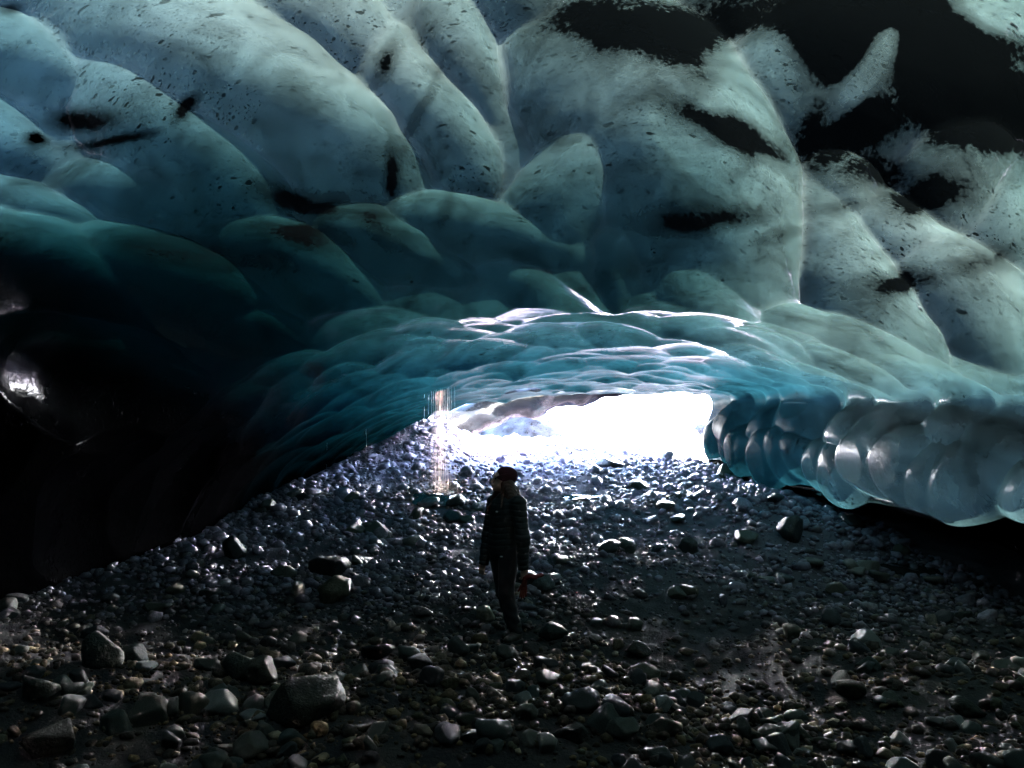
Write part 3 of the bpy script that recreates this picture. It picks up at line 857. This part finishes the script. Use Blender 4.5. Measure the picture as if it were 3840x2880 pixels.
# cobbles: a wide spread of sizes
xa, ya = scatter_pts(24000, 3.9, 9.5); xb, yb = scatter_pts(30000, 9.0, 20.5)
x, y = np.concatenate([xa, xb]), np.concatenate([ya, yb])
r = np.clip(np.exp(rng.normal(math.log(0.026), 0.56, len(x))), 0.016, 0.14)
r = r * (1 + .4 * sstep(8.5, 11, y))
ok = clear(x, y, r); x, y, r = x[ok], y[ok], r[ok]
z, ang, tx, ty = place(x, y, r)
size_px = r * FPX / y
inview = np.abs(x) < 0.69 * y
order = np.argsort(-(size_px * inview))
big = order[:300]; rest = order[300:]
for k in big:
    o = obj('stone', SM[k % NS], parent=ground)
    o.location = (x[k], y[k], z[k]); o.scale = (r[k], r[k], r[k]); o.rotation_euler = (tx[k], ty[k], ang[k])
def heap(name, x, y, z, r, ang, tx, ty, sub, label):
    Vs, Fs, Ts, off = [], [], [], 0
    kind = rng.integers(0, NS, len(x))
    colr = PAL[rng.choice(len(PAL), len(x), p=PW / PW.sum())] * rng.uniform(.75, 1.25, (len(x), 1))
    warm = np.exp(-(((x + 1.2) / 0.9) ** 2 + ((y - 13.2) / 2.4) ** 2))[:, None]          # ochre stones by the falling water, its warm sun patch put into their colour
    
    pale = sstep(6.6, 11.5, y + rng.normal(0, 1.2, len(y)))[:, None] * .8                 # lilac-white daylight on the gravel, painted as paler stones
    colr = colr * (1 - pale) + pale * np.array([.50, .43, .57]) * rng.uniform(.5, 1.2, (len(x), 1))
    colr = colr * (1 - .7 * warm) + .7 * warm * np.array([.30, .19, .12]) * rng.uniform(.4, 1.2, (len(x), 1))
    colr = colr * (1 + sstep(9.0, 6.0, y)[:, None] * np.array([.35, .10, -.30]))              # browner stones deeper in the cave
    M = rotm(ang, tx, ty)
    for s in range(NS):
        id_ = np.where(kind == s)[0]
        V, F = SH[sub][s]
        W = np.einsum('nij,vj->nvi', M[id_] * r[id_][:, None, None], V) + np.stack([x, y, z], 1)[id_][:, None]
        nv = len(V)
        Vs.append(W.reshape(-1, 3))
        Fs.append((F[None] + (np.arange(len(id_)) * nv)[:, None, None] + off).reshape(-1, 3))
        c = np.ones((len(id_), nv, 4)); c[:, :, :3] = colr[id_][:, None]
        Ts.append(c.reshape(-1, 4)); off += nv * len(id_)
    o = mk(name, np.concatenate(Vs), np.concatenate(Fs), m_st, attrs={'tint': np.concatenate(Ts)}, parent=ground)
    tag(o, label, kind='stuff')
    return o
V0 = np.array([(0,0,1),(.894,0,.447),(.276,.851,.447),(-.724,.526,.447),(-.724,-.526,.447),(.276,-.851,.447),(.724,.526,-.447),(-.276,.851,-.447),(-.894,0,-.447),(-.276,-.851,-.447),(.724,-.526,-.447),(0,0,-1)])
F0 = np.array([(0,1,2),(0,2,3),(0,3,4),(0,4,5),(0,5,1),(1,6,2),(2,7,3),(3,8,4),(4,9,5),(5,10,1),(6,7,2),(7,8,3),(8,9,4),(9,10,5),(10,6,1),(11,7,6),(11,8,7),(11,9,8),(11,10,9),(11,6,10)])
SH[0] = []
for k in range(NS):
    g = np.random.default_rng(700 + k)
    SH[0].append((V0 * g.uniform(.8, 1.2, (12, 1)) * np.array([1, g.uniform(.6, .95), g.uniform(.45, .8)]), F0))
sp = size_px[rest]
for sub, selm, nm, lab in ((2, sp > 8.5, 'cobbles', 'larger wet dark cobbles covering the near floor'),
                           (1, (sp <= 8.5) & (sp > 3.0), 'cobbles', 'smaller wet dark cobbles covering the cave floor'),
                           (0, sp <= 3.0, 'gravel', 'fine wet gravel stretching up to the mouth of the cave')):
    k = rest[selm]
    print('stones', sub, len(k))
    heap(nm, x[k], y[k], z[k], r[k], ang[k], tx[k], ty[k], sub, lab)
xa, ya = scatter_pts(9000, 3.9, 9.5); xb, yb = scatter_pts(5000, 9.0, 13)
x, y = np.concatenate([xa, xb]), np.concatenate([ya, yb])
r = rng.uniform(0.007, 0.018, len(x))
z, ang, tx, ty = place(x, y, r)
heap('pebbles', x, y, z, r, ang, tx, ty, 0, 'fine wet pebbles between the cobbles')
# ------------------------------------------------------------------ the person
def rc(p, a, b, ra, rb):
    """tapered capsule distance"""
    a, b = np.asarray(a, float), np.asarray(b, float)
    ab = b - a
    t = np.clip(((p - a) @ ab) / (ab @ ab + 1e-12), 0, 1)
    return np.linalg.norm(p - a - t[:, None] * ab, axis=1) - (ra + (rb - ra) * t)
def el(p, c, r, axes=None):
    q = p - np.asarray(c, float)
    if axes is not None:
        q = q @ np.asarray(axes).T
    r = np.asarray(r, float)
    k0 = np.linalg.norm(q / r, axis=1); k1 = np.linalg.norm(q / (r * r), axis=1)
    return k0 * (k0 - 1) / (k1 + 1e-9)
def smin(ds, k):
    o = ds[0]
    for d in ds[1:]:
        h = np.clip(0.5 + 0.5 * (o - d) / k, 0, 1)
        o = o * h * 0 + d * h + o * (1 - h) - k * h * (1 - h)
    return o
def surface_net(fn, lo, hi, vox):
    lo, hi = np.asarray(lo, float), np.asarray(hi, float)
    n = np.ceil((hi - lo) / vox).astype(int) + 1
    ax = [lo[i] + vox * np.arange(n[i]) for i in range(3)]
    G = np.stack(np.meshgrid(*ax, indexing='ij'), -1)
    st = 5
    ci = [np.minimum(np.arange(0, n[i] + st - 1, st), n[i] - 1) for i in range(3)]
    C = G[np.ix_(*ci)]
    DC = fn(C.reshape(-1, 3)).reshape(C.shape[:3])
    bi = [np.minimum((np.arange(n[i]) + st // 2) // st, len(ci[i]) - 1) for i in range(3)]
    D = DC[np.ix_(*bi)].copy()                                        # the nearest coarse sample
    close = np.abs(D) < vox * st * 1.9
    D[close] = fn(G[close])
    ins = D < 0
    cnt = np.zeros(n - 1, int); acc = np.zeros((*(n - 1), 3)); num = np.zeros(n - 1)
    cor = [(i, j, k) for i in (0, 1) for j in (0, 1) for k in (0, 1)]
    def sl(c): return tuple(slice(c[i], n[i] - 1 + c[i]) for i in range(3))
    for c in cor:
        cnt += ins[sl(c)]
    for a in cor:
        for d in range(3):
            if a[d]: continue
            b = list(a); b[d] = 1; b = tuple(b)
            da, db = D[sl(a)], D[sl(b)]
            cr = (da < 0) != (db < 0)
            t = np.where(cr, da / np.where(cr, da - db, 1), 0)
            pt = np.array(a, float)[None, None, None] + 0 * acc
            pt[..., d] += t
            acc += pt * cr[..., None]; num += cr
    act = (cnt > 0) & (cnt < 8)
    idx = -np.ones(n - 1, int); idx[act] = np.arange(act.sum())
    ijk = np.argwhere(act)
    V = lo + vox * (ijk + acc[act] / num[act][:, None])
    F = []
    for d in range(3):
        e = [slice(1, n[i] - 1) for i in range(3)]; e[d] = slice(0, n[d] - 1)
        e2 = list(e); e2[d] = slice(1, n[d])
        A, B = ins[tuple(e)], ins[tuple(e2)]
        w = np.argwhere(A != B); base = np.array([e[i].start for i in range(3)])
        fl = A[tuple(w.T)]
        q = w + base
        o1, o2 = (d + 1) % 3, (d + 2) % 3
        def id_(s1, s2):
            r_ = q.copy(); r_[:, o1] -= s1; r_[:, o2] -= s2
            return idx[tuple(r_.T)]
        Q = np.stack([id_(1, 1), id_(0, 1), id_(0, 0), id_(1, 0)], 1)
        Q[~fl] = Q[~fl][:, ::-1]
        F.append(Q)
    return V, np.concatenate(F)

PX, PY = 0.030, 7.22
person = bpy.data.objects.new('person', None)
COL.objects.link(person)
gz = float(ground_z(np.array([PX]), np.array([PY]))[0])
person.location = (PX, PY, gz + 0.005)
PS = 0.955
person.scale = (PS * 1.03, PS * 1.03, PS)
tag(person, 'person in dark puffer jacket and burgundy beanie standing on gravel looking up', 'person')
m_skin = mat_plain('skin', (0.42, 0.25, 0.19), 0.5, 60, 0.08, 0.05)
m_jack = mat_plain('dark_nylon', (0.008, 0.011, 0.012), 0.62, 90, 0.2, 0.1)
m_trou = mat_plain('trouser_cloth', (0.014, 0.014, 0.018), 0.8, 120, 0.25, 0.2)
m_boot = mat_plain('boot_leather', (0.035, 0.028, 0.022), 0.6, 50, 0.3, 0.3)
m_sole = mat_plain('boot_rubber', (0.012, 0.012, 0.012), 0.7, 50, 0.2, 0.2)
m_bean = mat_plain('burgundy_knit', (0.060, 0.008, 0.016), 0.95, 160, 0.5, 0.6)
m_hair = mat_plain('auburn_hair', (0.06, 0.017, 0.007), 0.5, 140, 0.5, 0.3)
m_eye = mat_plain('eye_dark', (0.02, 0.015, 0.012), 0.15, 20, 0.1, 0.0)
m_badge = mat_plain('badge_white', (0.6, 0.6, 0.6), 0.6, 60, 0.1, 0.0)
m_red = mat_plain('red_glove_cloth', (0.18, 0.012, 0.010), 0.75, 90, 0.3, 0.3)
m_orange = mat_plain('orange_glove_cloth', (0.16, 0.02, 0.010), 0.75, 90, 0.3, 0.3)

bf, bl = np.array([-.80, -.60, 0]), np.array([.60, -.80, 0])
def ctr(z): return np.array([np.interp(z, [.8, 1.1, 1.4], [-.118, -.10, -.085]), 0, z])
def B(side, fwd, z): return ctr(z) + bl * side + bf * fwd
bax = np.stack([bf, bl, [0, 0, 1]])
tilt = R(9)
hf = np.array([-.97 * math.cos(tilt), -.24 * math.cos(tilt), math.sin(tilt)])
hs = np.cross([0, 0, 1], hf); hs /= np.linalg.norm(hs)
hu = np.cross(hf, hs)
hax = np.stack([hf, hs, hu])
HC = np.array([-.125, 0, 1.565])
def H(f, s_, u): return HC + hf * f + hs * s_ + hu * u
shL, elL, wrL = np.array([.032, -.15, 1.335]), np.array([.072, -.205, 1.0]), np.array([.074, -.215, .735])
shR, elR, wrR = np.array([-.205, .14, 1.335]), np.array([-.262, .14, 1.0]), np.array([-.305, .08, .745])
hipL, knL, anL = B(.085, 0, .88), np.array([-.085, -.085, .47]), np.array([.005, -.075, .10])
hipR, knR, anR = B(-.085, 0, .88), np.array([-.112, .085, .46]), np.array([-.02, .095, .10])
footd = np.array([-.50, -.86, 0])
def hand(p, wr, d, n, side):
    """palm along d, back of the hand towards n, fingers curled"""
    d = np.asarray(d, float); d /= np.linalg.norm(d); n = np.asarray(n, float); n -= d * (n @ d); n /= np.linalg.norm(n)
    w = np.cross(d, n) * side
    o = [rc(p, wr, wr + d * .03, .026, .027)]
    for k, q in enumerate((-.027, -.009, .009, .027)):
        o.append(rc(p, wr + d * .02 + w * q * .6, wr + d * .082 + w * q, .013, .011))
    pal = smin(o, .014)
    fs = [pal]
    for k, q in enumerate((-.028, -.0095, .0095, .028)):
        L = (.036, .042, .040, .031)[k]
        a = wr + d * .085 + w * q; b = a + (d * .80 - n * .45) * L; c = b + (d * .1 - n * .95) * L * .75; e = c + (-d * .6 - n * .6) * L * .5
        fs += [rc(p, a, b, .0092, .0086), rc(p, b, c, .0086, .0078), rc(p, c, e, .0078, .0068)]
    ta = wr + d * .028 - w * .026; tb = ta + (d * .5 - w * .55 - n * .4) * .04; tc = tb + (d * .8 - n * .5) * .032
    fs += [rc(p, ta, tb, .013, .0105), rc(p, tb, tc, .0105, .008)]
    return smin(fs, .005)
HDL, HDR = (.12, 0, -1), (-.25, -.05, -1)
HNL, HNR = (.5, -.85, 0), (-.6, -.8, 0)
def sd_body(p):
    hd = smin([el(p, H(-.012, 0, .022), (.094, .074, .098), hax), el(p, H(.022, 0, -.058), (.062, .052, .062), hax), rc(p, H(.062, 0, -.098), H(.066, 0, -.1), .022, .02),
               rc(p, H(.086, 0, .0), H(.106, 0, -.036), .008, .0125), el(p, H(.088, 0, -.068), (.013, .022, .013), hax), el(p, H(.072, 0, .026), (.02, .05, .014), hax)], .018)
    nk = rc(p, H(-.03, 0, -.06), B(0, -.01, 1.36), .050, .056)
    tor = smin([el(p, B(0, 0, 1.24), (.10, .155, .19), bax), el(p, B(0, 0, 1.0), (.09, .13, .2), bax), el(p, B(0, -.01, .88), (.10, .15, .13), bax), rc(p, shL, shR, .05, .05)], .05)
    arms = [rc(p, shL, elL, .05, .040), rc(p, elL, wrL, .040, .026), rc(p, shR, elR, .05, .040), rc(p, elR, wrR, .040, .026)]
    legs = [rc(p, hipL, knL, .085, .053), rc(p, knL, anL, .053, .037), rc(p, hipR, knR, .085, .053), rc(p, knR, anR, .053, .037),
            rc(p, anL + [0, 0, -.04], anL + footd * .13 + [0, 0, -.06], .036, .028), rc(p, anR + [0, 0, -.04], anR + footd * .13 + [0, 0, -.06], .036, .028)]
    core = smin([tor, nk] + arms + legs, .03)
    return smin([core, hd, hand(p, wrL, HDL, HNL, 1), hand(p, wrR, HDR, HNR, -1)], .008)
V, F = surface_net(sd_body, (-.45, -.42, -.02), (.22, .32, 1.72), .0058)
mk('body', V, F, m_skin, person)
def puff(p):
    t = (p[:, 2] + .006 * np.sin(p[:, 0] * 25)) / .058
    t = t - np.floor(t)
    return .0065 * (1 - (2 * t - 1) ** 4) - .003
def sd_jacket(p):
    tor = smin([el(p, B(0, .005, 1.22), (.135, .185, .21), bax), el(p, B(0, .01, 1.0), (.130, .168, .24), bax), el(p, B(0, 0, .88), (.130, .175, .14), bax), rc(p, shL, shR, .066, .066)], .06)
    col = rc(p, B(0, -.015, 1.36), B(0, -.01, 1.43), .085, .072)
    aL = smin([rc(p, shL, elL, .076, .064), rc(p, elL, wrL + [0, 0, -.01], .064, .048)], .03)
    aR = smin([rc(p, shR, elR, .076, .064), rc(p, elR, wrR + [0, 0, -.01], .064, .048)], .03)
    d = smin([smin([tor, col], .05), aL, aR], .022) - puff(p) * np.where(np.minimum(aL, aR) < tor, 1.0, .45)
    hem = .80 - p[:, 2]
    cut = np.where((np.minimum(aL, aR) < tor), -1.0, hem)            # the sleeves go lower than the hem
    d = np.maximum(d, cut)
    wr = np.minimum(np.linalg.norm(p - (wrL + [0.004, 0, -.065]), axis=1), np.linalg.norm(p - (wrR + [-.012, 0, -.062]), axis=1)) - .056
    d = np.maximum(d, -wr)
    return np.maximum(d, p[:, 2] - 1.435)
V, F = surface_net(sd_jacket, (-.46, -.42, .68), (.24, .34, 1.46), .0062)
jk = mk('jacket', V, F, m_jack, person)
def sd_trouser(p):
    fold = .004 * np.sin(p[:, 2] * 60 + p[:, 0] * 30) * sstep(.55, .2, p[:, 2])
    d = smin([rc(p, hipL, knL, .105, .074), rc(p, knL, anL + [0, 0, .0], .074, .060), rc(p, hipR, knR, .105, .074), rc(p, knR, anR, .074, .060), el(p, B(0, -.01, .90), (.118, .160, .13), bax)], .03) - fold
    return np.maximum(d, .085 - p[:, 2])
V, F = surface_net(sd_trouser, (-.36, -.28, .05), (.16, .28, 1.05), .0075)
mk('trousers', V, F, m_trou, person)
for an in (anL, anR):
    def sd_boot(p):
        d = smin([rc(p, an + [0, 0, .06], an + [0, 0, -.03], .056, .052), rc(p, an + [0, 0, -.045] - footd * .03, an + footd * .15 + [0, 0, -.055], .048, .040)], .03)
        return np.maximum(d, .018 - p[:, 2])
    V, F = surface_net(sd_boot, an + [-.2, -.27, -.12], an + [.12, .12, .14], .0065)
    bt = mk('boot', V, F, m_boot, person)
    def sd_sole(p):
        d = np.minimum(rc(p * [1, 1, 0], (an - footd * .03) * [1, 1, 0], (an + footd * .15) * [1, 1, 0], .056, .047), 1)
        return np.maximum(d, np.maximum(p[:, 2] - .026, -.012 - p[:, 2]))
    V, F = surface_net(sd_sole, an + [-.2, -.27, -.13], an + [.12, .12, -.05], .0065)
    mk('sole', V, F, m_sole, bt)
def sd_beanie(p):
    d = smin([el(p, H(-.034, 0, .047), (.105, .090, .096), hax), el(p, H(-.075, 0, .055), (.06, .06, .062), hax)], .04)
    band = np.abs((p - H(0, 0, 0)) @ (hu * .92 + hf * .40) - .022) - .03
    band = np.maximum(el(p, H(-.028, 0, .03), (.110, .092, .12), hax), band) - .004
    d = np.minimum(d, band)
    cut = -((p - H(0, 0, -.004)) @ (hu * .92 + hf * .40))             # rises over the brow, drops at the nape
    cut2 = -((p - H(.055, 0, .030)) @ hu)
    return np.maximum(d, np.maximum(-1 * ((p - H(0, 0, 0)) @ (hu * .93 - hf * .36)) - .018, 0 * cut + 0 * cut2 - 1)) + .0012 * np.sin(p[:, 0] * 420) * np.sin(p[:, 1] * 420)
V, F = surface_net(sd_beanie, HC + [-.17, -.15, -.12], HC + [.19, .15, .19], .005)
mk('beanie', V, F, m_bean, person)
g = np.random.default_rng(77)
locks = []
for k in range(34):
    th = g.uniform(-1.75, 1.75)                                       # round the back and sides of the head
    st = H(-.075 * math.cos(th) - .01, .072 * math.sin(th), g.uniform(-.06, .02))
    frontside = abs(th) > 1.15
    if frontside:
        mid = st + np.array([-.02 + g.normal(0, .01), .03 * math.copysign(1, math.sin(th)) * 0, -.10])
        sg = math.sin(th)
        end = B(.11 * np.sign((hs @ bl) * sg + 1e-6), .135 + g.normal(0, .012), 1.27 + g.uniform(-.04, .07))
    else:
        mid = st + np.array([.035 + g.normal(0, .012), g.normal(0, .012) - .01, -.09])
        end = B(g.uniform(-.14, .16), -.125 + g.normal(0, .01), 1.33 + g.uniform(-.06, .05))
    locks.append((st, mid, end, g.uniform(.010, .019)))
def sd_hair(p):
    o = [el(p, H(-.035, 0, -.02), (.080, .079, .085), hax), rc(p, H(-.045, .02, -.03), B(.10, .01, 1.375), .072, .062), rc(p, H(-.045, -.02, -.03), B(-.11, .03, 1.365), .072, .066), rc(p, H(-.05, 0, -.04), B(.0, -.06, 1.33), .075, .085)]
    for st, mid, end, rr in locks:
        o += [rc(p, st, mid, rr, rr * 1.1), rc(p, mid, end, rr * 1.1, rr * .45)]
    d = smin(o, .012)
    face = el(p, H(.085, 0, -.04), (.075, .09, .10), hax)
    return np.maximum(d, -face) + .0015 * np.sin(p[:, 1] * 330 + p[:, 2] * 40)
V, F = surface_net(sd_hair, (-.36, -.24, 1.14), (.16, .24, 1.66), .0055)
mk('hair', V, F, m_hair, person)
for sd_ in (-1, 1):
    V, F = ico(2)
    mk('eye', V * .0115 + H(.078, sd_ * .03, .002), F, m_eye, person)
# small chest badge and pocket tab on the jacket
def badge(center, nrm, w, h):
    n = np.asarray(nrm, float); n /= np.linalg.norm(n); a = np.cross([0, 0, 1], n); a /= np.linalg.norm(a); b = np.cross(n, a)
    V = []
    for z in (-.004, .004):
        for k in range(10):
            th = 2 * math.pi * k / 10
            V.append(center + a * w * math.cos(th) + b * h * math.sin(th) + n * z)
    F = [[k, (k + 1) % 10, 10 + (k + 1) % 10, 10 + k] for k in range(10)] + [[10, 10 + k, 11 + k, 11 + k] for k in range(1, 9)]
    T = []
    for f in F:
        T.append(f[:3]);
        if f[3] != f[2]: T.append([f[0], f[2], f[3]])
    return np.array(V), np.array(T)
V, T = badge(B(.062, .152, 1.255), bf, .012, .008); mk('badge', V, T, m_badge, jk)
V, T = badge(B(.155, .135, .83), bl * .6 + bf, .014, .006); mk('badge', V, T, m_badge, jk)

# a pair of gloves hanging from the near hand
def glove(name, base, d, w, n, mat, label):
    d, w, n = [np.asarray(q, float) / np.linalg.norm(q) for q in (d, w, n)]
    ax = np.stack([d, w, n])
    def f(p):
        o = [el(p, base + d * .05, (.06, .04, .017), ax), rc(p, base - d * .05, base + d * .01, .036, .03), rc(p, base + d * .03 - w * .035, base + d * .085 - w * .062, .014, .011)]
        for q, L in ((-.03, .06), (-.01, .075), (.01, .07), (.03, .055)):
            o.append(rc(p, base + d * .09 + w * q, base + d * (.095 + L) + w * q * 1.25 + n * .012, .0115, .009))
        return smin(o, .012)
    lo = base - .13 + np.minimum(d * .14, 0); hi = base + .13 + np.maximum(d * .14, 0)
    V, F = surface_net(f, lo, hi, .0055)
    o = mk(name, (V - base) * .78, F, mat)
    o.location = Vector((base[0] * PS * 1.03, base[1] * PS * 1.03, base[2] * PS)) + person.location
    tag(o, label, 'glove', 'gloves held by the person')
hb = wrL + np.array([.022, .004, -.108])
glove('glove', hb + np.array([.035, .0, .012]), (1, -.2, .12), (0, 1, .3), (0, -.3, 1), m_red, 'red glove cuff end sticking out past the fingers of the near hand')
glove('glove', hb + np.array([-.01, .008, -.05]), (-.12, 0, -1), (1, .2, 0), (0, -1, 0), m_orange, 'orange red glove dangling below the fist, fingers down')
